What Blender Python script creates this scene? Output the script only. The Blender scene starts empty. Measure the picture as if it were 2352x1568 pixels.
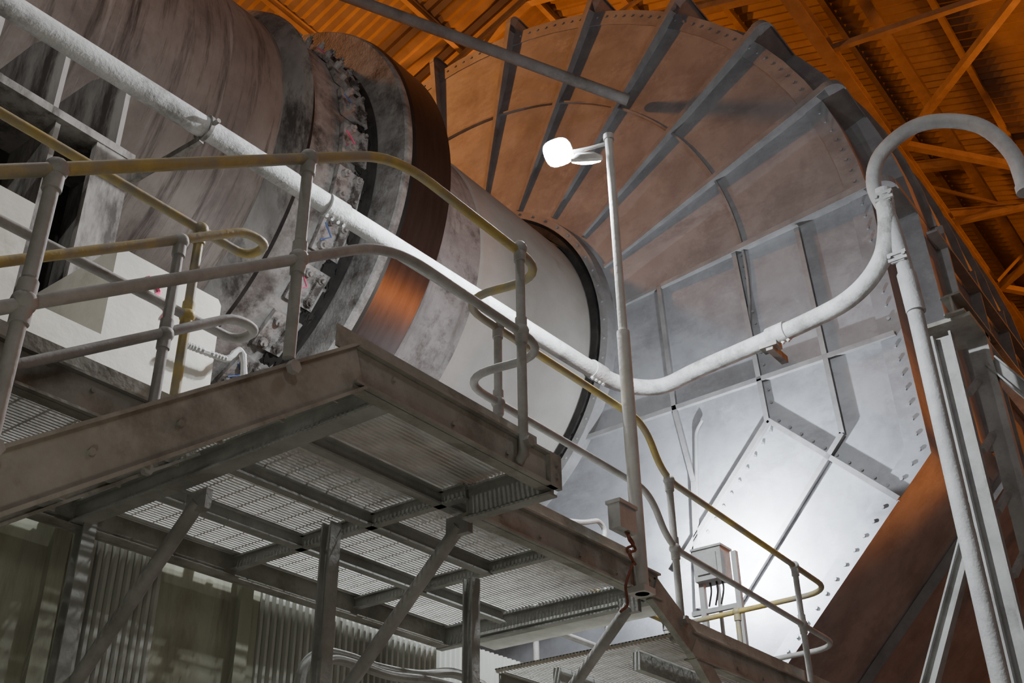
import bpy, math, random
from mathutils import Vector, Matrix
random.seed(4)
V=Vector
# ---------------- camera calibration (world frame: X along mill axis, Z up) -------------
F=2560.0
R_=V((.6024,-.7983,-.0130)); U_=V((-.3957,-.3127,.8635)); W_=V((.6934,.5150,.5042))
EYE=1.6            # all coordinates below are relative to eye height; shifted by EYE at the end
def ray(px,py): return R_*(px-1176)+U_*(784-py)+W_*F
def onX(px,py,x): d=ray(px,py); return d*(x/d.x)
def onY(px,py,y): d=ray(px,py); return d*(y/d.y)
def onZ(px,py,z): d=ray(px,py); return d*(z/d.z)

# ---------------- materials ----------------
def mat(name,c1,c2,scale=3.0,rough=.75,metal=0.0,bump=.15,stretch=(1,1,1),dark=None,dscale=1.2,dlo=.55,dhi=.7,streak=None,streak2=None):
    m=bpy.data.materials.new(name); m.use_nodes=True
    nt=m.node_tree; N=nt.nodes; L=nt.links
    b=N['Principled BSDF']
    tc=N.new('ShaderNodeTexCoord'); mp=N.new('ShaderNodeMapping'); mp.inputs['Scale'].default_value=stretch
    L.new(tc.outputs['Object'],mp.inputs['Vector'])
    n=N.new('ShaderNodeTexNoise'); n.inputs['Scale'].default_value=scale; n.inputs['Detail'].default_value=8; n.inputs['Roughness'].default_value=.65
    L.new(mp.outputs['Vector'],n.inputs['Vector'])
    cr=N.new('ShaderNodeValToRGB'); cr.color_ramp.elements[0].position=.35; cr.color_ramp.elements[1].position=.65
    cr.color_ramp.elements[0].color=(*c1,1); cr.color_ramp.elements[1].color=(*c2,1)
    L.new(n.outputs['Fac'],cr.inputs['Fac'])
    col=cr.outputs['Color']
    def layer(col,vec,sc,lo,hi,dk,off=0):
        n2=N.new('ShaderNodeTexNoise'); n2.noise_dimensions='4D'; n2.inputs['W'].default_value=off; n2.inputs['Scale'].default_value=sc; n2.inputs['Detail'].default_value=10; n2.inputs['Roughness'].default_value=.72
        L.new(vec,n2.inputs['Vector'])
        r=N.new('ShaderNodeValToRGB'); r.color_ramp.elements[0].position=lo; r.color_ramp.elements[1].position=hi
        L.new(n2.outputs['Fac'],r.inputs['Fac'])
        mx=N.new('ShaderNodeMixRGB'); mx.inputs['Color2'].default_value=(*dk,1)
        L.new(r.outputs['Color'],mx.inputs['Fac']); L.new(col,mx.inputs['Color1']); return mx.outputs['Color']
    if dark: col=layer(col,mp.outputs['Vector'],dscale,dlo,dhi,dark)
    for k,st_ in enumerate((streak,streak2)):
        if st_:
            mp2=N.new('ShaderNodeMapping'); mp2.inputs['Scale'].default_value=st_[0]; L.new(tc.outputs['Object'],mp2.inputs['Vector'])
            col=layer(col,mp2.outputs['Vector'],1.0,st_[1],st_[2],st_[3],3.1*k)
    L.new(col,b.inputs['Base Color'])
    b.inputs['Roughness'].default_value=rough; b.inputs['Metallic'].default_value=metal
    if bump:
        n3=N.new('ShaderNodeTexNoise'); n3.inputs['Scale'].default_value=scale*8; n3.inputs['Detail'].default_value=6
        L.new(mp.outputs['Vector'],n3.inputs['Vector'])
        bp=N.new('ShaderNodeBump'); bp.inputs['Strength'].default_value=bump; bp.inputs['Distance'].default_value=.03
        L.new(n3.outputs['Fac'],bp.inputs['Height']); L.new(bp.outputs['Normal'],b.inputs['Normal'])
    return m
def emis(name,c,s):
    m=bpy.data.materials.new(name); m.use_nodes=True
    b=m.node_tree.nodes['Principled BSDF']; b.inputs['Base Color'].default_value=(*c,1)
    b.inputs['Emission Color'].default_value=(*c,1); b.inputs['Emission Strength'].default_value=s
    return m
m_shell=mat('dusty_shell',(.21,.185,.165),(.34,.31,.28),1.2,.7,0,.2,(1,.6,.6),(.11,.09,.078),.8,.47,.70,((6,.4,.4),.50,.64,(.06,.05,.043)),((11,.5,.5),.57,.72,(.40,.375,.35)))
m_rough=mat('chipped_white',(.25,.23,.215),(.47,.455,.43),3.5,.8,0,.35,(1,1,1),(.075,.064,.056),2.2,.48,.64,((.9,.9,.9),.48,.70,(.14,.12,.105)))
m_rough2=mat('flaking_grey',(.26,.245,.235),(.44,.425,.405),2.0,.8,0,.3,(1,1,1),(.12,.105,.098),3.0,.50,.66,((4,.6,.6),.50,.68,(.16,.14,.13)))
m_plate=mat('plate_white',(.30,.28,.26),(.54,.52,.50),5,.8,0,.2,(1,1,1),(.09,.075,.065),4,.48,.60)
m_cream=mat('cream_shell',(.44,.41,.36),(.55,.52,.47),1.0,.8,0,.08,(1,1,1),(.36,.32,.28),1.2,.60,.82)
m_tyre=mat('worn_steel',(.10,.088,.082),(.135,.12,.11),3.0,.30,.85,.01,(4,.5,.5))
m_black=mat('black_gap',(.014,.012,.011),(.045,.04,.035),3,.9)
m_hood=mat('hood_steel',(.265,.265,.272),(.39,.39,.40),.8,.75,0,.1,(1,1,1),(.17,.16,.162),.7,.49,.74,((.9,.9,2.0),.51,.74,(.20,.195,.20)),((2.2,2.2,2.2),.58,.74,(.43,.425,.43)))
m_rib=mat('rib_steel',(.23,.222,.215),(.33,.32,.31),3,.85,0,.1)
m_frm=mat('frame_steel',(.29,.285,.27),(.40,.395,.38),3,.8,0,.1,(1,1,1),(.19,.18,.165),2,.52,.7)
m_dusty=mat('dusty_steel',(.27,.26,.225),(.38,.37,.33),3.0,.8,0,.15,(1,1,1),(.15,.14,.115),2.5,.48,.68)
m_under=mat('grey_steel',(.27,.27,.245),(.38,.38,.35),3.0,.8,0,.15,(1,1,1),(.17,.165,.145),2.0,.52,.74)
m_grate=mat('grating_steel',(.44,.435,.40),(.58,.575,.54),6.0,.8,0,.1)
m_yel=mat('worn_yellow',(.34,.245,.055),(.45,.35,.11),5.0,.6,0,.1,(1,1,1),(.25,.225,.17),2.6,.42,.58)
m_rail=mat('dusty_rail',(.26,.25,.23),(.38,.37,.35),6.0,.7,0,.1)
m_pipe=mat('powder_pipe',(.42,.42,.41),(.56,.56,.55),5,.9,0,.3,(1,1,1),(.24,.235,.22),3.0,.50,.66)
m_riser=mat('riser_grey',(.33,.33,.325),(.45,.45,.44),5,.8,0,.2)
m_pole=mat('grey_pole',(.40,.38,.35),(.52,.50,.47),4,.7,0,.1)
m_conc=mat('concrete',(.50,.48,.42),(.62,.60,.53),1.6,.9,0,.15,(1,1,1),(.36,.33,.27),1.6,.56,.74)
m_wall=mat('stained_concrete',(.29,.295,.22),(.41,.415,.33),1.3,.9,0,.2,(1,1,.3),(.22,.19,.13),1.3,.50,.70,((3,1,.35),.52,.72,(.17,.15,.11)))
m_corr=mat('corrugated_sheet',(.38,.385,.34),(.50,.505,.46),2,.7,0,.1,(1,1,.3),(.26,.25,.22),1.2,.50,.70)
m_roof=mat('roof_sheet',(.24,.19,.15),(.34,.28,.22),1.0,.6,0,.1)
m_truss=mat('truss_steel',(.30,.235,.175),(.40,.33,.26),2,.7)
m_frame=mat('bearing_frame',(.19,.175,.16),(.36,.34,.315),2.0,.8,0,.2,(1,1,.3),(.06,.052,.045),2.6,.46,.60)
m_floor=mat('floor_concrete',(.2,.19,.18),(.3,.28,.26),.6,.9)
m_box=mat('box_grey',(.33,.325,.31),(.45,.445,.43),4,.6)
m_cable=mat('red_cable',(.14,.045,.03),(.22,.075,.045),8,.8)
m_pink=mat('pink_paint',(.85,.10,.25),(.9,.2,.35),8,.7)
m_blue=mat('blue_paint',(.12,.18,.42),(.2,.26,.5),8,.7)
m_glow=emis('lamp_glass',(.82,.91,1),300)

# ---------------- mesh builder ----------------
class M:
    def __init__(s): s.v=[]; s.f=[]
    def add(s,vs,fs):
        o=len(s.v); s.v+= [V(p) for p in vs]; s.f+=[tuple(i+o for i in f) for f in fs]; return s
    def box(s,a,b):
        x0,y0,z0=a; x1,y1,z1=b
        x0,x1=min(x0,x1),max(x0,x1); y0,y1=min(y0,y1),max(y0,y1); z0,z1=min(z0,z1),max(z0,z1)
        return s.add([(x0,y0,z0),(x1,y0,z0),(x1,y1,z0),(x0,y1,z0),(x0,y0,z1),(x1,y0,z1),(x1,y1,z1),(x0,y1,z1)],
          [(0,3,2,1),(4,5,6,7),(0,1,5,4),(1,2,6,5),(2,3,7,6),(3,0,4,7)])
    def sweep(s,p,q,prof,up=(0,0,1)):
        p=V(p);q=V(q);d=(q-p).normalized();u=V(up);
        if abs(d.dot(u))>.98: u=V((1,0,0))
        side=d.cross(u).normalized(); u=side.cross(d).normalized()
        n=len(prof)
        vs=[p+side*a+u*b for a,b in prof]+[q+side*a+u*b for a,b in prof]
        fs=[tuple(range(n))[::-1],tuple(range(n,2*n))]+[(i,(i+1)%n,n+(i+1)%n,n+i) for i in range(n)]
        return s.add(vs,fs)
    def bar(s,p,q,w,h,up=(0,0,1)):
        return s.sweep(p,q,[(-w/2,-h/2),(w/2,-h/2),(w/2,h/2),(-w/2,h/2)],up)
    def ibeam(s,p,q,w,h,t=.015,up=(0,0,1)):
        a=w/2;b=h/2
        return s.sweep(p,q,[(-a,-b),(a,-b),(a,-b+t),(t/2,-b+t),(t/2,b-t),(a,b-t),(a,b),(-a,b),(-a,b-t),(-t/2,b-t),(-t/2,-b+t),(-a,-b+t)],up)
    def chan(s,p,q,w,h,t=.014,up=(0,0,1),flip=1):
        pr=[(0,-h/2),(w,-h/2),(w,-h/2+t),(t,-h/2+t),(t,h/2-t),(w,h/2-t),(w,h/2),(0,h/2)]
        return s.sweep(p,q,[(a*flip,b) for a,b in (pr if flip>0 else pr[::-1])],up)
    def tube(s,pts,r,n=12,closed=False):
        pts=[V(p) for p in pts]; m=len(pts)
        t0=(pts[1]-pts[0]).normalized(); a=V((0,0,1)) if abs(t0.z)<.9 else V((1,0,0))
        nrm=t0.cross(a).normalized(); vs=[]
        for i,p in enumerate(pts):
            if i==0:t=t0
            elif i==m-1:t=(pts[i]-pts[i-1]).normalized()
            else:t=((pts[i+1]-pts[i]).normalized()+(pts[i]-pts[i-1]).normalized()).normalized()
            nrm=(nrm-t*nrm.dot(t)).normalized(); bn=t.cross(nrm)
            rr=r[i] if isinstance(r,(list,tuple)) else r
            for k in range(n):
                an=2*math.pi*k/n; vs.append(p+nrm*math.cos(an)*rr+bn*math.sin(an)*rr)
        fs=[]
        for i in range(m-1):
            for k in range(n): fs.append((i*n+k,i*n+(k+1)%n,(i+1)*n+(k+1)%n,(i+1)*n+k))
        fs.append(tuple(range(n))[::-1]); fs.append(tuple(range((m-1)*n,m*n)))
        return s.add(vs,fs)
    def ball(s,c,r,n=12,m=8):
        c=V(c);vs=[c+V((0,0,r))]
        for i in range(1,m):
            th=math.pi*i/m
            for k in range(n):
                a=2*math.pi*k/n; vs.append(c+V((math.sin(th)*math.cos(a),math.sin(th)*math.sin(a),math.cos(th)))*r)
        vs.append(c-V((0,0,r))); fs=[]
        for k in range(n): fs.append((0,1+k,1+(k+1)%n)); fs.append((len(vs)-1,1+(m-2)*n+(k+1)%n,1+(m-2)*n+k))
        for i in range(m-2):
            for k in range(n): fs.append((1+i*n+k,1+(i+1)*n+k,1+(i+1)*n+(k+1)%n,1+i*n+(k+1)%n))
        return s.add(vs,fs)
    def bolt(s,p,d,r=.04,h=.03,n=6):
        p=V(p);d=V(d).normalized(); return s.tube([p,p+d*h],r,n)
    def prism(s,pts,d):
        pts=[V(p) for p in pts];n=len(pts);d=V(d)
        return s.add(pts+[p+d for p in pts],[tuple(range(n))[::-1],tuple(range(n,2*n))]+[(i,(i+1)%n,n+(i+1)%n,n+i) for i in range(n)])
    def revolve(s,prof,cy,cz,n=128,a0=0,a1=2*math.pi,close=False):
        full=abs(a1-a0-2*math.pi)<1e-6; k=n if full else n+1; m=len(prof); vs=[]
        for i in range(k):
            a=a0+(a1-a0)*i/n
            for x,r in prof: vs.append((x,cy+r*math.cos(a),cz+r*math.sin(a)))
        fs=[]
        mm=m if close else m-1
        for i in range(n):
            j=(i+1)%k
            for q in range(mm): fs.append((i*m+q,i*m+(q+1)%m,j*m+(q+1)%m,j*m+q))
        return s.add(vs,fs)
def fillet(pts,r,n=6):
    pts=[V(p) for p in pts]; out=[pts[0]]
    for i in range(1,len(pts)-1):
        a,b,c=pts[i-1],pts[i],pts[i+1]
        d1=(a-b);d2=(c-b);rr=min(r,d1.length*.48,d2.length*.48)
        p=b+d1.normalized()*rr;q=b+d2.normalized()*rr
        for k in range(n+1):
            t=k/n; out.append(p*(1-t)**2+b*2*t*(1-t)+q*t*t)
    out.append(pts[-1]); return out
def catmull(pts,n=8):
    pts=[V(p) for p in pts]; P=[pts[0]*2-pts[1]]+pts+[pts[-1]*2-pts[-2]]; out=[]
    for i in range(1,len(P)-2):
        a,b,c,d=P[i-1:i+3]
        for k in range(n):
            t=k/n; out.append(.5*((2*b)+(c-a)*t+(2*a-5*b+4*c-d)*t*t+(3*b-a-3*c+d)*t**3))
    out.append(pts[-1]); return out

ROOTS=[]
def link(o): bpy.context.scene.collection.objects.link(o)
def thing(name,loc,label,category,group=None):
    o=bpy.data.objects.new(name,None); o.empty_display_size=.2; link(o); o.location=loc
    o['label']=label;o['category']=category
    if group:o['group']=group
    ROOTS.append(o); return o
def wloc(o):
    l=o.location.copy()
    while o.parent: o=o.parent; l+=o.location
    return l
def obj(name,m,ma,parent=None,label=None,category=None,kind=None,group=None,smooth=True):
    xs=[v.x for v in m.v];ys=[v.y for v in m.v];zs=[v.z for v in m.v]
    c=V(((min(xs)+max(xs))/2,(min(ys)+max(ys))/2,min(zs)))
    me=bpy.data.meshes.new(name); me.from_pydata([tuple(v-c) for v in m.v],[],m.f)
    import bmesh
    bm=bmesh.new(); bm.from_mesh(me); bmesh.ops.recalc_face_normals(bm,faces=bm.faces); bm.to_mesh(me); bm.free()
    if smooth:
        me.polygons.foreach_set('use_smooth',[True]*len(me.polygons)); me.set_sharp_from_angle(angle=math.radians(32))
    me.materials.append(ma)
    o=bpy.data.objects.new(name,me); link(o)
    if parent: o.parent=parent; o.location=c-wloc(parent)
    else: o.location=c; ROOTS.append(o)
    if label:o['label']=label
    if category:o['category']=category
    if kind:o['kind']=kind
    if group:o['group']=group
    return o

AY,AZ=10.9,9.06   # mill axis
DX=13.0           # hood front plane

# ================= HOOD =================
hood=thing('mill_hood',(16,AY,-1.6),'huge grey riveted steel hood with radial ribs enclosing the drum end','industrial hood')
hc=V((0,.84*13,.697*13)); HR=.581*13
def outline(scale=0):
    pts=[]
    r=HR+scale
    pts.append((.60*13-scale*.5,.09*13)); pts.append((.256*13-scale,.43*13-scale*.4))
    for i in range(0,37):
        a=math.radians(86-172*i/36); pts.append((hc.y-math.sin(a)*r,hc.z+math.cos(a)*r))
    pts.append((1.424*13+scale,.43*13-scale*.4)); pts.append((1.08*13+scale*.5,.09*13))
    return pts
ol=outline(); n=len(ol)
m=M().prism([(DX,y,z) for y,z in ol],(.9,0,0)); ob=outline(.38)
ob[0]=(ol[0][0]+.02,ol[0][1]); ob[1]=(ol[1][0]-.38,ol[1][1]+.40)
ob[-1]=(ol[-1][0]-.02,ol[-1][1]); ob[-2]=(ol[-2][0]+.38,ol[-2][1]+.40)
m.prism([(DX+.85,y,z) for y,z in ob],(5.2,0,0))
obj('shell',m,m_hood,hood)
m=M().prism([(DX+.3,.60*13,.09*13),(DX+.3,1.08*13,.09*13),(DX+.3,1.08*13,-1.6),(DX+.3,.60*13,-1.6)],(5.4,0,0))
obj('discharge_base',m,m_hood,hood)
m=M()
inner=outline(-.3)
for i in range(n-1):
    a,b,c,d=ol[i],ol[i+1],inner[i+1],inner[i]
    m.prism([(DX-.02,*a),(DX-.02,*b),(DX-.02,*c),(DX-.02,*d)],(.02,0,0))
mid=outline(-.13)
acc=0
for i in range(n-1):
    a=V((DX-.02,*mid[i]));b=V((DX-.02,*mid[i+1]));L=(b-a).length
    t=acc
    while t<L:
        m.bolt(a+(b-a)*(t/L),(-1,0,0),.026,.025); t+=.21
    acc=t-L
obj('rim_flange',m,m_hood,hood,'bolted rim flange')
def plate(m,p,q,t,w,da,db,xo=0):
    A=V((-da,0,0));B=V((-db,0,0));o=V((xo,0,0))
    m.add([p-t*w+o,p+t*w+o,p+t*w+A,p-t*w+A,q-t*w+o,q+t*w+o,q+t*w+B,q-t*w+B],
      [(0,1,2,3),(4,7,6,5),(0,4,5,1),(1,5,6,2),(2,6,7,3),(3,7,4,0)])
RD=.215
for k in range(-6,6):
    ang=11+15*k
    a=math.radians(ang)
    d=V((0,-math.sin(a),math.cos(a))); t=V((0,math.cos(a),math.sin(a)))
    p=V((DX,hc.y,hc.z))+d*3.35; q=V((DX,hc.y,hc.z))+d*(HR+.12)
    m=M()
    plate(m,p,q,t,.014,.04,RD)
    w=.055
    p2=p+V((-.04,0,0));q2=q+V((-RD,0,0)); h=V((-.018,0,0))
    m.add([p2-t*w*.5,p2+t*w*.5,p2+t*w*.5+h,p2-t*w*.5+h,q2-t*w,q2+t*w,q2+t*w+h,q2-t*w+h],
      [(0,1,2,3),(4,7,6,5),(0,4,5,1),(1,5,6,2),(2,6,7,3),(3,7,4,0)])
    s=V((DX,hc.y,hc.z))+d*HR
    arc=[]
    for j in range(9):
        th=math.radians(90*j/8); arc.append(s+V((-RD-.018,0,0))+d*.12+V((.24*(1-math.cos(th)),0,0))+d*.24*math.sin(th))
    for u0,u1 in zip(arc,arc[1:]): m.bar(u0,u1+(u1-u0)*.1,.11,.018,up=tuple(d if abs((u1-u0).normalized().dot(d))<.7 else V((-1,0,0))))
    pts=[s+V((-RD,0,0))-d*.05]+[x for x in arc]+[s+V((6.0,0,0))+d*.38,s+V((6.0,0,0))-d*.0,s]
    m.prism([x-t*.014 for x in pts],t*.028)
    m.bar(s+V((-.0,0,0))+d*.365,s+V((6.0,0,0))+d*.40,.11,.02,up=tuple(d))
    obj('radial_rib',m,m_rib,hood)
m=M(); m.revolve([(DX-.06,5.57),(DX-.06,5.605),(DX,5.605),(DX,5.57)],hc.y,hc.z,90,math.radians(-5),math.radians(190),True)
obj('curved_stiffener',m,m_rib,hood)
for xx in (14.4,15.9,17.4,18.9):
    m=M(); o1=outline(.34); o2=outline(.48)
    for i in range(2,n-3):
        a,b,c,d=o1[i],o1[i+1],o2[i+1],o2[i]
        m.prism([(xx,*a),(xx,*b),(xx,*c),(xx,*d)],(.05,0,0))
    m.box((xx,2.84,6.0),(xx+.05,3.0,9.6))
    obj('hoop_rib',m,m_rib,hood)
m=M().prism([(15.0,ol[1][0]-.36,ol[1][1]+.38),(15.0,ol[0][0],ol[0][1]),(15.0,ol[0][0]-.1,ol[0][1]-.1),(15.0,ol[1][0]-.46,ol[1][1]+.28)],(.05,0,0)); obj('hopper_rib',m,m_rib,hood)
for z in (9.2,7.6):
    m=M().box((DX+.9,2.82,z),(19.0,2.97,z+.04)); obj('side_stringer',m,m_rib,hood)
lines=[[(1520,665),(1555,940),(1600,1110),(1612,1400)],[(1690,580),(1735,800),(1768,970)],[(1835,530),(1900,820),(1940,1000)],
 [(1350,1010),(1560,940),(1900,825),(2060,770)],[(1770,970),(2070,1150)],[(1770,970),(1560,1310)],[(1940,1000),(1700,1390)]]
for Ln in lines:
    m=M()
    P=[onX(x,y,DX) for x,y in Ln]
    for a,b in zip(P,P[1:]):
        m.bar(a+V((-.045,0,0)),b+V((-.045,0,0)),.03,.10,up=(1,0,0))
        m.bar(a+V((-.095,0,0)),b+V((-.095,0,0)),.07,.014,up=(1,0,0))
        L=(b-a).length; dd=(b-a).normalized(); nn=dd.cross(V((1,0,0)))
        if L>1.0 and Ln in (lines[1],lines[4],lines[5]):
            k=int(L/.2)
            for i in range(k): m.bolt(a+dd*(i+.5)*.2+nn*.08,(-1,0,0),.022,.03)
    obj('flat_stiffener',m,m_rib,hood)
m=M().revolve([(DX-.2,3.12),(DX-.2,3.25),(DX,3.28),(DX,3.12)],AY,AZ,128,0,2*math.pi,True)
for i in range(60):
    a=2*math.pi*i/60; m.bolt((DX-.2,AY+3.19*math.cos(a),AZ+3.19*math.sin(a)),(-1,0,0),.022,.03)
obj('inlet_collar',m,m_rib,hood,'narrow grey bolted collar ring')
m=M().revolve([(DX-.22,2.95),(DX-.22,3.06),(DX,3.12),(DX,2.95)],AY,AZ,128,0,2*math.pi,True)
obj('seal_gap_ring',m,m_black,hood,'black ring drawn for the dark seal gap')  # shade of the gap at the hood opening, put in as a black ring

# ================= MILL DRUM =================
mill=thing('rotary_drum',(7,AY,AZ-3.5),'huge dusty rotary drum with steel riding ring and bolted band','rotary drum')
m=M().revolve([(-4,.3),(-4,2.83),(6.5,2.83),(6.5,.3)],AY,AZ,160); obj('drum_shell',m,m_shell,mill,'streaked brown-grey drum shell')
m=M().revolve([(6.40,2.83),(6.55,3.0),(6.66,3.06),(6.69,3.03),(6.6,2.83)],AY,AZ,160,0,2*math.pi,True); obj('shell_lip',m,m_frame,mill)
m=M().revolve([(6.68,2.9),(6.68,2.935),(6.80,2.935),(6.80,2.9)],AY,AZ,160,0,2*math.pi,True); obj('gap_band',m,m_black,mill,'black band drawn for the dark gap')  # shade in the gap behind the shell lip, built as a black band
m=M().revolve([(6.5,2.6),(6.5,2.92),(7.95,2.98),(7.95,2.6)],AY,AZ,160); obj('ring_band',m,m_rough,mill,'chipped whitish band')
m=M().revolve([(7.80,2.95),(7.80,3.50),(7.83,3.53),(7.92,3.53),(7.92,2.95)],AY,AZ,160,0,2*math.pi,True); obj('ring_side',m,m_rough,mill,'chipped whitish ring side')
m=M().revolve([(7.9,2.9),(7.9,3.52),(7.94,3.56),(8.62,3.56),(8.68,3.5),(8.68,2.9)],AY,AZ,180); obj('riding_ring',m,m_tyre,mill,'dark polished steel riding ring')
m=M().revolve([(7.70,2.99),(7.79,3.0),(7.79,3.05),(7.74,3.05)],AY,AZ,160,0,2*math.pi,True); obj('black_seam',m,m_black,mill,'black seam drawn for the dark gap')  # gap shade before the riding ring, put in as black
m=M().revolve([(8.6,2.9),(10.1,2.9)],AY,AZ,160)
for i in range(70):
    a=2*math.pi*i/70
    m.bolt((8.85,AY+2.9*math.cos(a),AZ+2.9*math.sin(a)),(0,math.cos(a),math.sin(a)),.045,.06)
obj('rough_shell',m,m_rough2,mill,'flaking grey shell')
m=M().revolve([(10.05,2.89),(10.1,2.93),(13.1,2.93)],AY,AZ,160); obj('cream_shell',m,m_cream,mill,'smooth cream shell')
def local(a,r,x): return V((x,AY+r*math.cos(a),AZ+r*math.sin(a)))
for i in range(13):
    a=math.radians(105+12.5*i); rd=V((0,math.cos(a),math.sin(a))); tg=V((0,-math.sin(a),math.cos(a)))
    c=local(a,2.99,7.42)
    m=M(); m.bar(c-tg*.24,c+tg*.24,.42,.07,up=tuple(rd))
    m.bar(c-tg*.2+V((.1,0,0))+rd*.05,c+tg*.2+V((.1,0,0))+rd*.05,.1,.07,up=tuple(rd))
    for sx in(-.12,.08):
        for st in(-.15,.15):
            m.tube([c+V((sx,0,0))+tg*st+rd*.03,c+V((sx,0,0))+tg*st+rd*.11],.05,10)
            m.tube([c+V((sx,0,0))+tg*st+rd*.1,c+V((sx,0,0))+tg*st+rd*.15],.025,8)
    pl_=obj('clamp_plate',m,m_plate,mill)
    if i%3!=1:
        m2=M(); m2.tube([c+tg*.1+rd*.04+V((-.15,0,0)),c-tg*.0+rd*.045+V((-.02,0,0)),c-tg*.12+rd*.04+V((-.17,0,0))],.012,6)
        obj('paint_mark',m2,m_pink if i%3==0 else m_blue,pl_,'spray painted mark')
m=M()
for i in range(420):
    a=math.radians(95+random.random()*180)
    rd=V((0,math.cos(a),math.sin(a))); tg=V((0,-math.sin(a),math.cos(a)))
    c=local(a,2.985,7.52+random.random()**1.2*.25)
    pts=[]; k=8
    for j in range(k):
        an=2*math.pi*j/k; rr=.012+random.random()*.062
        pts.append(c+tg*math.cos(an)*rr*2.4+V((1,0,0))*math.sin(an)*rr*.9)
    m.prism(pts,rd*(.01+.02*random.random()))
obj('black_crust',m,m_black,mill,'black broken crust patches')

# ================= CONDUIT OVERHEAD =================
a=V((9,9.98,14.4));b=V((12.75,6.93,13.12)); s=a-(b-a)*1.2
m=M().tube([s,b],.10,14)
obj('overhead_pipe',m,m_frm,None,'long straight grey pipe reaching the ribbed hood','pipe')

# ================= ROOF =================
def rz(y): return 27-.35*abs(y-14)
m=M(); xs=[-6+.17*i for i in range(0,312)]
ys=[-14,14,42]
vs=[];fs=[]
for i,x in enumerate(xs):
    h=.05 if i%2 else -.05
    for y in ys: vs.append((x,y,rz(y)+h))
for i in range(len(xs)-1):
    for j in range(2): fs.append((i*3+j,i*3+j+1,(i+1)*3+j+1,(i+1)*3+j))
m.add(vs,fs); obj('ceiling',m,m_roof,None,'corrugated metal roof sheets under orange light','roof','structure',smooth=False)
for y in [-12+2.6*i for i in range(20)]:
    m=M().ibeam((-6,y,rz(y)-.22),(46.8,y,rz(y)-.22),.16,.3,.03)
    obj('roof_purlin',m,m_truss,None,'long steel purlin under corrugated roof','roof beam',group='roof purlins')
for x in (20,32,44):
    t=thing('roof_truss',(x,14,18),'steel roof truss with diagonal web members','roof truss','roof trusses')
    m=M().ibeam((x,-12,rz(-12)-.55),(x,14,rz(14)-.55),.25,.35,.03); m.ibeam((x,14,rz(14)-.55),(x,40,rz(40)-.55),.25,.35,.03)
    obj('top_chord',m,m_truss,t)
    def bz(y): return rz(y)-2.6
    m=M().ibeam((x,-12,bz(-12)),(x,14,bz(14)),.25,.3,.03); m.ibeam((x,14,bz(14)),(x,40,bz(40)),.25,.3,.03)
    obj('bottom_chord',m,m_truss,t)
    y=-12;up=False
    while y<38:
        m=M()
        if up: m.bar((x,y,rz(y)-.6),(x,y+4,bz(y+4)),.1,.1)
        else: m.bar((x,y,bz(y)),(x,y+4,rz(y+4)-.6),.1,.1)
        up=not up;y+=4
        obj('web_member',m,m_truss,t)
g=thing('bracing_girder',(28,6,19),'lattice girder and wind bracing under the roof','roof bracing')
m=M().ibeam((12,6,21),(46.4,6,21),.35,.4,.04); obj('main_chord',m,m_truss,g)
m=M().ibeam((12,5.0,22.9),(46.4,5.0,22.9),.3,.3,.03); obj('upper_chord',m,m_truss,g)
m=M().ibeam((12,1.2,20.2),(46.4,1.2,20.2),.3,.35,.04); obj('outer_chord',m,m_truss,g)
x=17
while x<44:
    m=M().bar((x,6,21),(x+5,1.2,20.2),.2,.2); obj('lattice_member',m,m_truss,g)
    m=M().bar((x+5,1.2,20.2),(min(x+10,46),6,21),.2,.2); obj('lattice_member',m,m_truss,g)
    m=M().bar((x+5,1.2,20.2),(x+5,6,21),.16,.16); obj('lattice_member',m,m_truss,g)
    m=M().bar((x,6,21),(x+1.7,5,22.9),.1,.1); obj('lattice_member',m,m_truss,g)
    x+=9.6
m=M()
for i in range(160):
    y=-14+i*.35; m.prism([(46.9,y,-1.6),(46.8,y+.175,-1.6),(46.9,y+.35,-1.6)],(0,0,28))
obj('wall_east',m,m_roof,None,'corrugated end wall','wall','structure',smooth=False)
m=M().box((-6,41.8,-1.6),(47,42,17.5)); obj('wall_north',m,m_roof,None,'sheet metal side wall','wall','structure')
m=M().box((-6,-14.2,-1.6),(47,-14,17.5)); obj('wall_south',m,m_roof,None,'sheet metal side wall','wall','structure')
for i,z in enumerate((3,7,11,15,19)):
    m=M().ibeam((46.6,-14,z),(46.6,42,z),.2,.3,.03); obj('wall_girt',m,m_truss,None,'horizontal steel girt on end wall','wall beam',group='wall girts')
m=M().box((-6,-14,-1.75),(47,42,-1.6)); obj('floor',m,m_floor,None,'dusty concrete floor','floor','structure')

# ================= FOUNDATION =================
H=2.45
fnd=thing('mill_foundation',(1,7,-1.6),'stained concrete mill foundation with raised pale plinth blocks','concrete foundation')
m=M().box((-3,5.62,-1.6),(4.75,12,H-.02))
for x in (-1.1,.4,1.9,3.2,4.55): m.box((x,5.57,-1.6),(x+.10,5.64,H-.05))
obj('foundation_wall',m,m_wall,fnd)
m=M(); x=3.34
while x<3.95:
    m.prism([(x,5.622,-1.6),(x+.014,5.596,-1.6),(x+.038,5.596,-1.6),(x+.052,5.622,-1.6)],(0,0,H-.06+1.6)); x+=.052
obj('light_stripe_ribs',m,m_corr,fnd,'pale ribs imitating light stripes on the wall',smooth=False)  # added ribs imitating stripes of grating light on the concrete
m=M().box((-3,5.6,H-.02),(2.65,7.2,4.22)); obj('plinth_block',m,m_conc,fnd)
m=M().prism([(3.25,5.6,H),(4.11,5.6,H),(4.11,5.6,4.20),(4.08,5.6,4.24),(3.25,5.6,4.24)],(0,1.3,0)); pb=obj('plinth_block',m,m_conc,fnd)
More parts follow.
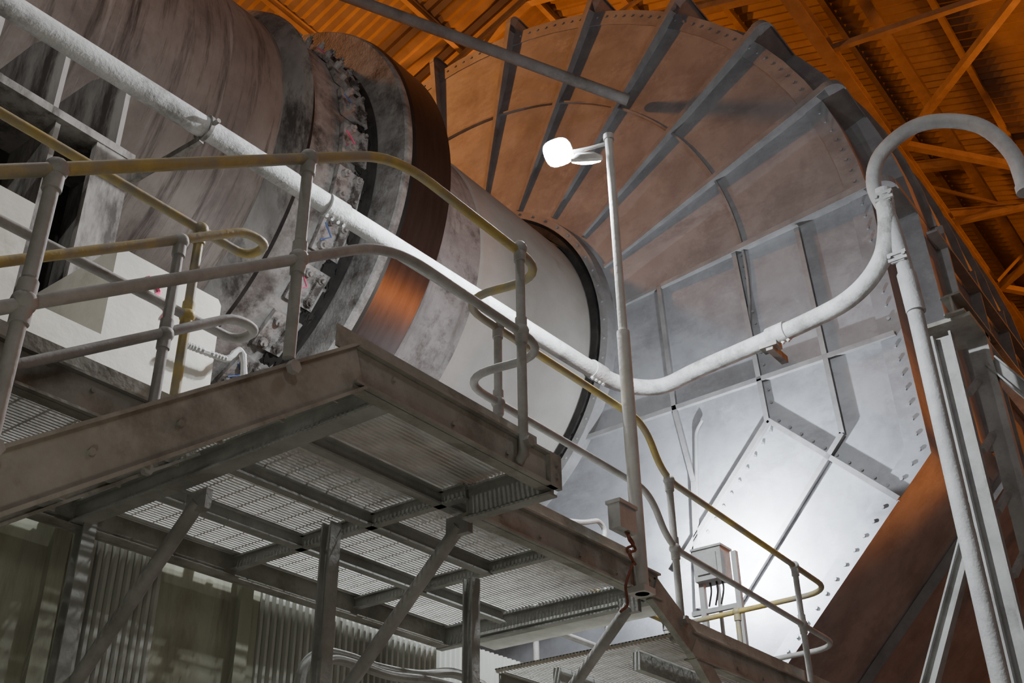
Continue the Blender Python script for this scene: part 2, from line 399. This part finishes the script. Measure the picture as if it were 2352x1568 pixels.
m=M(); m.tube(catmull([(3.50,5.595,4.13),(3.60,5.595,4.06),(3.56,5.595,3.99),(3.68,5.595,3.96),(3.66,5.595,3.88)]),.014,6); obj('paint_mark',m,m_pink,pb,'pink spray mark')
m=M().box((2.65,5.6,H-.02),(3.25,7.2,3.57)); obj('plinth_ledge',m,m_conc,fnd)
m=M()
x=4.75
while x<9.6:
    m.prism([(x,5.64,-1.6),(x+.012,5.612,-1.6),(x+.034,5.612,-1.6),(x+.046,5.64,-1.6)],(0,0,H-.05+1.6)); x+=.06
m.box((4.75,5.64,-1.6),(9.6,5.68,H-.05))
obj('wall_enclosure',m,m_corr,None,'finely ribbed sheet metal wall below walkway','wall','structure',smooth=False)

# bearing frame
bf=thing('bearing_frame',(2.6,7,3.57),'heavy fabricated steel bearing frame with fins under drum','bearing frame')
m=M().box((-1,6.25,5.50),(3.62,9.4,5.57)); obj('top_flange',m,m_frame,bf)
m=M().box((-1,6.2,3.57),(3.62,8.2,3.66)); obj('base_flange',m,m_frame,bf)
for x in (3.52,2.98,2.44,1.9,1.3):
    m=M().prism([(x,6.3,3.6),(x,8.0,3.6),(x,9.2,5.5),(x,6.3,5.5)],(.04,0,0)); obj('web_plate',m,m_frame,bf)
    yy=lambda z: AY-math.sqrt(max(2.9**2-(z-AZ)**2,0))
    m=M().prism([(x,6.4,5.58),(x,9.9,5.58),(x,9.9,6.4),(x,yy(6.75)-.05,6.75),(x,7.0,6.7),(x,6.5,6.5),(x,6.4,6.4)],(.04,0,0)); obj('gusset_fin',m,m_frame,bf)
m=M().box((-1,6.9,3.6),(3.5,7.0,5.5)); obj('back_plate',m,m_black,bf)  # recess shade put into the plate's black colour
m=M().box((-1,7.4,5.58),(3.5,7.5,6.6)); obj('fin_back',m,m_frame,bf)
m=M().box((3.30,6.26,3.6),(3.60,6.32,5.5)); obj('front_leg',m,m_frame,bf)

# ================= WALKWAY =================
wk=thing('steel_walkway',(4.5,4.6,-1.6),'elevated dusty steel walkway with open grating deck','walkway')
def grating(x0,x1,y0,y1,z,name='deck_grating'):
    m=M(); y=y0
    while y<=y1: m.box((x0,y,z-.03),(x1,y+.012,z)); y+=.030
    x=x0
    while x<=x1: m.box((x,y0,z-.010),(x+.006,y1,z-.001)); x+=.15
    return obj(name,m,m_grate,wk)
grating(-2,2.97,4.25,5.5,H); grating(2.97,4.43,3.1,5.5,H); grating(4.43,6.45,3.66,5.5,H); grating(6.85,9.65,3.66,5.3,2.15)
def cb(p,q,h=.19,w=.07,flip=1,mt=m_dusty,name='edge_beam'):
    m=M().chan(p,q,w,h,.014,flip=flip)
    p=V(p);q=V(q);d=(q-p).normalized();L=(q-p).length;sd=d.cross(V((0,0,1)))*(-flip)
    t=.25
    while t<L-.1:
        m.bolt(p+d*t+V((0,0,.03 if int(t*4)%2 else -.03)),sd,.012,.012); t+=.42
    m.bar(p+V((0,0,h/2-.007))+sd*.012,q+V((0,0,h/2-.007))+sd*.012,.03,.014); m.bar(p+V((0,0,-h/2+.007))+sd*.012,q+V((0,0,-h/2+.007))+sd*.012,.03,.014)
    return obj(name,m,mt,wk)
cb((2.97,3.06,H-.095),(4.47,3.06,H-.095),flip=-1)
cb((4.45,3.62,H-.095),(6.5,3.62,H-.095),flip=-1)
cb((-2,4.2,H-.095),(2.97,4.2,H-.095),flip=-1)
cb((-2,5.5,H-.095),(6.5,5.5,H-.095),flip=1)
cb((6.9,3.62,2.05),(9.7,3.62,2.05),flip=-1)
cb((9.7,3.62,2.05),(9.7,5.3,2.05),flip=-1)
cb((6.9,5.3,2.05),(9.7,5.3,2.05),flip=1)
m=M().bar((6.42,3.63,2.33),(6.95,3.63,2.05),.05,.19); obj('sloped_beam',m,m_dusty,wk)
m=M().bar((6.9,3.63,2.05),(7.6,3.63,1.5),.06,.14); obj('sloped_beam',m,m_dusty,wk)
m=M().box((6.45,3.66,2.29),(6.85,5.3,2.31)); obj('step_tread',m,m_grate,wk)
for x,y0,y1,h,w in ((4.46,3.06,3.64,.19,.07),(3.25,3.08,5.55,.12,.07),(4.4,3.6,5.55,.09,.05),(5.5,3.64,5.55,.08,.05),(6.48,3.62,5.55,.16,.07),(1.8,4.2,5.55,.11,.06),(.3,4.2,5.55,.11,.06)):
    m=M().ibeam((x,y0,H-.035-h/2),(x,y1,H-.035-h/2),w,h,.012); obj('cross_beam',m,m_under,wk)
for x0,x1,y in ((3.3,4.9,3.78),(3.3,5.5,4.30),(3.3,6.4,4.88)):
    m=M().ibeam((x0,y,H-.08),(x1,y,H-.08),.06,.09,.012); obj('joist',m,m_under,wk)
m=M().bar((3.25,3.1,H-.165),(3.25,5.5,H-.165),.10,.012); obj('bottom_plate',m,m_under,wk)
for y in (4.1,4.8):
    m=M().box((7.0,y,1.98),(9.6,y+.06,2.11)); obj('joist',m,m_under,wk)
def toe(a,b,h=.11):
    a=V(a);b=V(b); m=M().bar(a+V((0,0,h/2+.012)),b+V((0,0,h/2+.012)),.01,h); obj('toe_board',m,m_dusty,wk)
toe((2.93,3.14,H),(4.43,3.14,H)); toe((4.43,3.14,H),(4.43,3.66,H)); toe((4.45,3.68,H),(6.45,3.68,H)); toe((6.9,3.68,2.15),(9.7,3.68,2.15)); toe((-2,4.27,H),(2.97,4.27,H)); toe((9.67,3.68,2.15),(9.67,5.3,2.15))
m=M().box((4.40,3.03,H-.19),(4.50,3.06,H+.0)); m.bolt((4.45,3.03,H-.06),(0,-1,0),.014,.012); m.bolt((4.45,3.03,H-.13),(0,-1,0),.014,.012); obj('corner_plate',m,m_dusty,wk)
for x,y,top in ((4.2,4.42,H-.13),(5.47,4.42,H-.13),(7.3,4.45,1.98),(9.3,4.45,1.98),(3.29,5.42,H-.15)):
    m=M().ibeam((x,y,-1.6),(x,y,top),.08,.08,.012,up=(0,1,0)); m.box((x-.1,y-.1,-1.6),(x+.1,y+.1,-1.58)); obj('support_column',m,m_under,wk)
for x,y0,z0 in ((3.37,4.55,2.22),(4.53,3.75,2.24),(6.4,3.8,2.24)):
    m=M().tube([(x,y0,z0),(x,5.56,z0-(5.56-y0)*.95)],.04,12); m.box((x-.02,y0-.08,z0-.05),(x+.02,y0+.08,z0+.06)); obj('knee_brace',m,m_rail,wk)

# ================= STAIR =================
st=thing('steel_staircase',(0,3.6,-1.6),'steep dusty steel staircase with grating treads up to walkway','staircase')
sl=.703
for y,fl in ((3.06,-1),(4.16,1)):
    ang=math.atan(sl); hh=.19
    x1=2.97; zt=H; dz=hh/math.cos(ang)
    xb=x1+math.tan(ang/2)*hh      # lower mitre point
    x0=x1-(H+1.6)/sl
    m=M().prism([(x0,y-.007,-1.6),(x1,y-.007,zt),(xb,y-.007,zt-hh),(x0+dz/sl,y-.007,-1.6)],(0,.014,0))
    for (p,q) in (((x0,y,-1.6),(x1,y,zt)),((x0+dz/sl,y,-1.6),(xb,y,zt-hh))):
        m.bar(V(p),V(q),.06,.014)
    for i in range(12):
        t=.25+i*.055
        p=V((x0,y-.007,-1.6-.115)).lerp(V((x1,y-.007,H-.115)),t); m.bolt(p,(0,-1,0),.014,.012)
    obj('stringer',m,m_dusty,st)
nt=19
for i in range(1,nt+1):
    z=H-i*.2; x=2.97-i*.2/sl
    m=M()
    for k in range(7):
        m.box((x-.04+.04*k,3.11,z-.06),(x-.028+.04*k,4.14,z-.03))
    m.box((x-.05,3.11,z-.065),(x-.035,4.14,z-.025)); m.box((x-.05,3.09,z-.09),(x+.24,3.10,z-.02)); m.box((x-.05,4.14,z-.09),(x+.24,4.15,z-.02))
    obj('tread',m,m_under,st)

# ================= GUARDRAILS =================
RR=.026
def post(parent,x,y,z0,z1,zm,hook=True,ma=m_rail):
    m=M()
    if hook: path=fillet([(x,y,z1),(x,y,z0-.13),(x,y+.09,z0-.17)],.08)
    else: path=[(x,y,z1),(x,y,z0)]
    m.tube(path,RR,12); m.ball((x,y,z1),.044); m.ball((x,y,zm),.044)
    m.tube([(x,y,z1-.09),(x,y,z1-.03)],.034,12); m.tube([(x,y,zm-.08),(x,y,zm+.08)],.033,12)
    m.bolt((x,y-.02,z0-.05),(0,-1,0),.03,.03)
    obj('post',m,ma,parent)
g1=thing('guardrail',(4,3.1,2.3),'worn yellow tubular guardrail following stair and walkway edge','guardrail')
T=3.6; S=.695
top=[(0.1,3.03,T-(3.12-.1)*S),(3.12,3.03,T),(4.46,3.03,T-.02),(4.32,3.63,T-.02),(6.5,3.63,T),(6.72,3.63,3.25),(9.7,3.63,3.13),(9.78,5.1,3.13)]
m=M().tube(fillet(top,.28,8),RR,12); obj('top_rail',m,m_yel,g1)
mid=[(0.1,3.03,3.05-(3.12-.1)*S),(3.12,3.03,3.06),(4.46,3.03,3.06),(4.34,3.63,3.06),(6.5,3.63,3.06),(6.72,3.63,2.72),(9.7,3.63,2.62),(9.78,5.1,2.62)]
m=M().tube(fillet(mid,.28,8),RR*.95,12); obj('mid_rail',m,m_rail,g1)
for x,zb in ((1.475,1.45),(2.58,2.2)):
    zt=T-(3.12-x)*S
    post(g1,x,3.03,zb,zt,zt-.54,False)
post(g1,4.15,3.02,H,T,3.06)
post(g1,4.74,3.63,H,T,3.06,False,m_rail)
post(g1,6.8,3.63,2.25,3.25,2.72); post(g1,8.94,3.63,2.1,3.16,2.65); post(g1,9.75,4.6,2.1,3.13,2.62,False,m_yel)
g2=thing('guardrail',(2,4.2,2.3),'worn yellow tubular guardrail with looped end beside stairwell','guardrail')
for dz,ma in ((0,m_yel),(-.55,m_rail)):
    pts=[(0.1,4.1,T+dz-(3.12-.1)*S),(3.10,4.1,T+dz),(3.27,4.1,T+dz),(3.27,4.28,T+dz),(2.95,4.28,T+dz),(-2,4.28,T+dz)]
    m=M().tube(fillet(pts,.09),RR,12); obj('top_rail' if dz==0 else 'mid_rail',m,ma,g2)
post(g2,2.71,4.1,H-.35,T-.41*S,T-.41*S-.55,False,m_rail); post(g2,2.94,4.28,H,T,T-.55,False,m_yel); post(g2,1.2,4.28,H,T,T-.55,False,m_yel)
g3=thing('guardrail',(8.3,5.3,2.15),'short yellow guardrail at far walkway end','guardrail')
m=M().tube(fillet([(7.4,5.3,3.13),(9.6,5.3,3.13)],.1),RR,12); obj('top_rail',m,m_yel,g3)
m=M().tube([(7.4,5.3,2.62),(9.6,5.3,2.62)],RR,12); obj('mid_rail',m,m_rail,g3)
post(g3,7.4,5.3,2.1,3.13,2.62,False); post(g3,9.6,5.3,2.1,3.13,2.62,False)

# ================= LAMP POLE =================
lp=thing('lamp_post',(6.17,3.56,2.2),'slim grey pole clamped to walkway carrying two lit floodlights','lamp post')
m=M().tube([(6.17,3.56,2.22),(6.17,3.56,4.2)],.048,14); m.tube([(6.17,3.56,4.2),(6.17,3.56,6.05)],.034,14); m.tube([(6.17,3.56,6.03),(6.17,3.56,6.08)],.045,14)
m.box((6.1,3.5,2.22),(6.24,3.64,2.26)); obj('pole',m,m_pole,lp)
m=M().tube(fillet([(6.17,3.56,6.0),(6.12,3.75,6.0),(6.08,3.95,6.03)],.08),.016,8); obj('arm',m,m_pole,lp)
def flood(c,aim,w,h,power,parent,col=(.93,.96,1),ls=.1,e0=.5,dome=1.0,depth=.09):
    c=V(c);d=V(aim).normalized(); side=d.cross(V((0,0,1))).normalized(); up=side.cross(d)
    def ringp(w,h,o,e=.5,n=24):
        P=[]
        for k in range(n):
            an=2*math.pi*k/n; ca,sa=math.cos(an),math.sin(an)
            P.append(c+side*(abs(ca)**e*(1 if ca>0 else -1))*w*.5+up*(abs(sa)**e*(1 if sa>0 else -1))*h*.5+d*o)
        return P
    n=24; m=M(); A=ringp(w*.55,h*.55,-depth,e0); B=ringp(w*1.06,h*1.06,-.02,e0); C=ringp(w*1.06,h*1.06,.006,e0)
    m.add(A+B+C,[tuple(range(n))[::-1],tuple(range(2*n,3*n))]+[(i,(i+1)%n,n+(i+1)%n,n+i) for i in range(n)]+[(n+i,n+(i+1)%n,2*n+(i+1)%n,2*n+i) for i in range(n)])
    hd=obj('flood_head',m,m_pole,parent)
    m=M(); A=ringp(w*.98,h*.98,.004,e0);B=ringp(w*.9,h*.9,.04*dome,e0);C=ringp(w*.5,h*.5,.075*dome,1)
    m.add(A+B+C,[tuple(range(2*n,3*n))]+[(i,(i+1)%n,n+(i+1)%n,n+i) for i in range(n)]+[(n+i,n+(i+1)%n,2*n+(i+1)%n,2*n+i) for i in range(n)])
    obj('lamp_glass',m,m_glow,hd,'glowing white lamp glass')
    ld=bpy.data.lights.new('flood_light','AREA'); ld.shape='DISK'; ld.size=ls; ld.energy=power; ld.color=col
    lo=bpy.data.objects.new('flood_light',ld); link(lo)
    lo.matrix_world=Matrix((side,up,-d)).transposed().to_4x4()
    lo.parent=hd; lo.location=c+d*.09-wloc(hd)
flood((6.06,3.99,6.05),(-.64,-.10,-.72),.24,.22,240,lp,e0=.7)
flood((6.12,3.76,5.90),(.60,.40,-.62),.26,.16,360,lp,(.88,.94,1),dome=.5,depth=.05)
jb=thing('junction_box',(6.1,3.45,2.8),'small grey junction box on pole with hanging dark red cable','junction box')
p=onY(1425,1192,3.5)
m=M().box((p.x-.10,3.44,p.z-.09),(p.x+.10,3.53,p.z+.09)); m.box((p.x-.11,3.43,p.z+.075),(p.x+.11,3.54,p.z+.10)); obj('box_body',m,m_box,jb)
m=M().tube(catmull([(p.x,3.47,p.z-.09),(p.x+.04,3.44,p.z-.17),(p.x-.03,3.45,p.z-.22),(p.x+.05,3.46,p.z-.27),(p.x-.01,3.45,p.z-.36),(p.x-.04,3.47,p.z-.46),(p.x+.02,3.5,p.z-.55),(p.x-.07,3.5,p.z-.62)]),.009,8)
m.tube(catmull([(p.x+.04,3.47,p.z-.09),(p.x-.03,3.43,p.z-.16),(p.x+.06,3.44,p.z-.20),(p.x-.02,3.44,p.z-.25),(p.x+.08,3.46,p.z-.29)]),.009,8); obj('cable',m,m_cable,jb,'dull red knotted cable')

# ================= BIG POWDER PIPE =================
bp=thing('dust_pipe',(6,5.4,5.4),'large pale dust-coated pipe curving round to the riser','pipe')
pts=[(-1.5,5.84,5.56),(2.14,5.64,5.56),(8.35,5.33,5.5),(8.9,5.25,5.48),(9.25,4.95,5.48),(9.2,4.4,5.5),(9.02,3.19,5.5),(8.88,2.66,5.52),(8.8,2.33,5.72),(8.79,2.20,6.05),(8.8,2.17,6.45)]
pp=[V(pts[0]),V(pts[1])]+catmull(pts[2:],8)
m=M().tube(pp,.086,20); obj('pipe_body',m,m_pipe,bp)
for c,d in ((V((8.6,5.31,5.5)),V((1,-.05,0))),(V((9.06,3.5,5.5)),V((-.15,-1,0))),(V((5.0,5.49,5.52)),V((1,-.05,0)))):
    m=M(); d=d.normalized(); m.tube([c-d*.1,c+d*.1],.100,20)
    for k in range(4): m.bolt(c+d*(-.09+.06*k)+V((0,0,-.095)),(0,-.6,-.8),.016,.03)
    obj('coupling',m,m_pipe,bp)
m=M().bar((3.60,6.3,5.30),(3.72,5.58,5.44),.045,.05); m.tube([(3.705,5.56,5.54) ,(3.735,5.56,5.54)],.108,18); m.bolt((3.72,5.45,5.53),(0,-1,0),.02,.05)
obj('bracket',m,m_frame,bp)
m=M().box((9.0,3.55,5.33),(9.35,3.62,5.40)); m.box((8.98,3.5,5.36),(9.12,3.68,5.41)); obj('bracket',m,m_frame,bp)
rs=thing('gooseneck_riser',(8.8,2.15,-1.6),'tall pale riser pipe ending in a gooseneck bend','vent pipe')
gp=[(8.8,2.13,5.6),(8.8,2.16,6.1),(8.8,2.24,6.55),(8.8,2.10,6.88),(8.8,1.7,7.02),(8.8,1.25,6.78),(8.8,1.03,6.35),(8.8,1.0,5.9)]
m=M().tube([(8.8,2.12,-1.6)]+catmull(gp,8),.07,18); m.tube([(8.8,2.12,5.1),(8.8,2.13,5.5)],.085,18); m.tube([(8.8,1.0,5.95),(8.8,1.0,5.88)],.085,18); obj('riser_tube',m,m_riser,rs)
for z in (5.62,6.3):
    m=M(); m.box((8.71,2.07,z),(8.74,2.24,z+.03)); m.box((8.71,2.07,z+.06),(8.74,2.24,z+.09))
    for yy2 in (2.09,2.22): m.bolt((8.74,yy2,z+.045),(-1,0,0),.018,.05)
    m.box((8.725,2.1,z-.01),(8.745,2.22,z+.10))
    obj('clamp',m,m_riser,rs)

# ================= RIGHT SUPPORT FRAME =================
sf=thing('support_frame',(9.6,2,-1.6),'pale steel channel frame with columns and diagonal brace','steel frame')
m=M().chan((9.4,2.08,-1.6),(9.4,2.08,5.1),.10,.18,.02,up=(0,1,0)); obj('column',m,m_frm,sf)
m=M().chan((9.7,1.87,-1.6),(9.7,1.87,5.2),.10,.18,.02,up=(0,1,0),flip=-1); obj('column',m,m_frm,sf)
for i in range(11):
    m=M().bar((9.42,1.99,-1.0+i*.55),(9.7,1.93,-.75+i*.55),.05,.05); obj('lacing_bar',m,m_frm,sf)
m=M().ibeam((9.2,1.9,5.3),(17,1.9,5.3),.18,.2,.02); m.box((9.25,1.78,5.16),(9.85,2.2,5.2)); obj('top_beam',m,m_dusty,sf)
m=M().ibeam((9.5,2.05,3.75),(9.5,3.9,-.0),.12,.12,.015); obj('diagonal_brace',m,m_frm,sf)
m=M().ibeam((9.75,1.8,4.9),(9.75,.2,2.2),.12,.12,.015); obj('diagonal_brace',m,m_frm,sf)
m=M().ibeam((16.8,1.9,-1.6),(16.8,1.9,5.2),.2,.2,.02); obj('column',m,m_frm,sf)

# ================= CONTROL BOX NEAR HOOD & WORK LAMP =================
cbx=thing('control_box',(10.8,4.6,-1.6),'grey electrical cabinet on thin posts near hood','electrical cabinet')
c=onX(1636,1298,10.9)
m=M().box((c.x-.12,c.y-.17,c.z-.19),(c.x+.12,c.y+.17,c.z+.17)); m.box((c.x-.14,c.y-.19,c.z+.16),(c.x+.14,c.y+.19,c.z+.185)); m.box((c.x-.145,c.y-.12,c.z-.13),(c.x-.12,c.y+.12,c.z+.10)); obj('cabinet_body',m,m_box,cbx)
m=M()
for k in (-.1,-.03,.05): m.tube(catmull([(c.x,c.y+k,c.z-.19),(c.x-.03,c.y+k-.02,c.z-.3),(c.x,c.y+k+.04,c.z-.45)]),.012,6)
obj('cable_tail',m,m_black,cbx,'dark cable tails')
for dy in (-.28,.15):
    m=M().bar((c.x,c.y+dy,-1.6),(c.x,c.y+dy,c.z+.1),.06,.06,up=(1,0,0)); obj('stand_post',m,m_box,cbx)
for dz in (-.5,-1.1):
    m=M().bar((c.x,c.y-.3,c.z+dz),(c.x,c.y+.3,c.z+dz),.05,.05); obj('stand_rail',m,m_box,cbx)
L0=onX(1644,1272,12.05)
wl=thing('work_lamp',(L0.x,L0.y,-1.6),'bright work floodlight on stand aimed at hood plates','work lamp')
flood(L0,(.93,-.12,.22),.18,.13,430,wl,(.80,.88,1))
m=M().tube([(L0.x-.03,L0.y,-1.6),(L0.x-.03,L0.y,L0.z-.05)],.025,10); m.box((L0.x-.2,L0.y-.2,-1.6),(L0.x+.2,L0.y+.2,-1.56)); obj('stand',m,m_pole,wl)
P=[onX(x,y,DX-.06) for x,y in ((1612,965),(1598,990),(1600,1130),(1603,1250))]
m=M().tube(fillet(P,.1),.025,8); obj('hood_conduit',m,m_rib,None,'thin grey conduit running down hood face','conduit')

# ================= SMALL HOSES/PIPES =================
P=[onY(x,y,4.95) for x,y in ((680,1600),(700,1530),(740,1500),(800,1510),(870,1535),(960,1550),(1040,1545),(1110,1575))]
m=M().tube(catmull(P),.035,10); obj('pipe_run',m,m_under,None,'bent grey pipe under walkway','pipe')
P=[onY(x,y,4.75) for x,y in ((720,1610),(735,1545),(765,1515),(830,1530),(900,1552),(1000,1565),(1120,1600))]
m=M().tube(catmull(P),.028,10); obj('pipe_run',m,m_under,None,'thin bent pipe under walkway','pipe')
P=[onY(x,y,5.5) for x,y in ((425,790),(450,800),(490,815),(520,825),(560,835))]
P.append(V((P[-1].x+.06,5.45,H+.02))); P=catmull(P)
m=M().tube(P,[.02+.006*(i%2) for i in range(len(P))],8); obj('flexible_hose',m,m_box,None,'short ribbed metal hose beside concrete plinth','hose')
P=[onY(x,y,5.4) for x,y in ((1290,1195),(1340,1200),(1375,1195),(1390,1215),(1385,1260))]
P.append(V((P[-1].x,5.4,H+.02)))
m=M().tube(fillet(P,.1),.025,10); obj('flexible_hose',m,m_box,None,'pale bent conduit above walkway','conduit')

# ================= LIGHTS =================
def pl(name,loc,e,col,r=.3):
    l=bpy.data.lights.new(name,'POINT'); l.energy=e;l.color=col;l.shadow_soft_size=r
    o=bpy.data.objects.new(name,l);link(o);o.location=loc;ROOTS.append(o)
def spot(name,loc,to,e,col,ang,r=.3):
    l=bpy.data.lights.new(name,'SPOT'); l.energy=e;l.color=col;l.shadow_soft_size=r; l.spot_size=math.radians(ang); l.spot_blend=.5
    o=bpy.data.objects.new(name,l);link(o);o.location=loc; o.rotation_euler=(V(to)-V(loc)).to_track_quat('-Z','Y').to_euler(); ROOTS.append(o)
SO=(1,.28,.04)
pl('hopper_fill',(6.5,15,17),2200,(1,.36,.09))
pl('hopper_fill',(24,-1,17),1000,SO)
pl('hopper_fill',(22,18,20),2100,SO)
pl('hopper_fill',(34,-3,17),2300,SO)
spot('hopper_fill',(15.4,-1,4.26),(8.2,7.8,7.2),850,SO,44,.45)
spot('hopper_fill',(18,-5,.5),(15.8,4.6,4.2),190,(1,.38,.13),60,.3)  # added orange spot to tint the hopper underside
pl('added_light',(-2,-4,3.5),210,(1,.98,.92))  # added fill behind the camera for the fascia and stair underside
pl('added_light',(5,-3,10),300,(.92,.95,1),.9)  # added fill from above to brighten the grating bars
pl('added_light',(1.2,3.9,7.2),170,(.97,1,1),.03)  # unseen light added over the left deck for plinths and stripes
pl('underdeck_fill',(.2,1.6,-.9),58,(.94,1,.84),.2)  # added greenish fill for the beams and wall below the deck
pl('underdeck_fill',(6.9,4.6,.1),26,(.95,1,.88),.1)  # added fill to brighten the wall under the walkway
w=bpy.data.worlds.new('World'); bpy.context.scene.world=w; w.use_nodes=True
w.node_tree.nodes['Background'].inputs[0].default_value=(.9,.88,.82,1); w.node_tree.nodes['Background'].inputs[1].default_value=.035

cam=bpy.data.cameras.new('camera'); co=bpy.data.objects.new('camera',cam); link(co)
cam.sensor_width=36; cam.lens=F/2352*36; cam.clip_start=.05; cam.clip_end=200
mw=Matrix(((R_.x,U_.x,-W_.x),(R_.y,U_.y,-W_.y),(R_.z,U_.z,-W_.z))).to_4x4()
co.matrix_world=mw; co.location=(0,0,0); ROOTS.append(co)
bpy.context.scene.camera=co
for o in ROOTS: o.location.z+=EYE
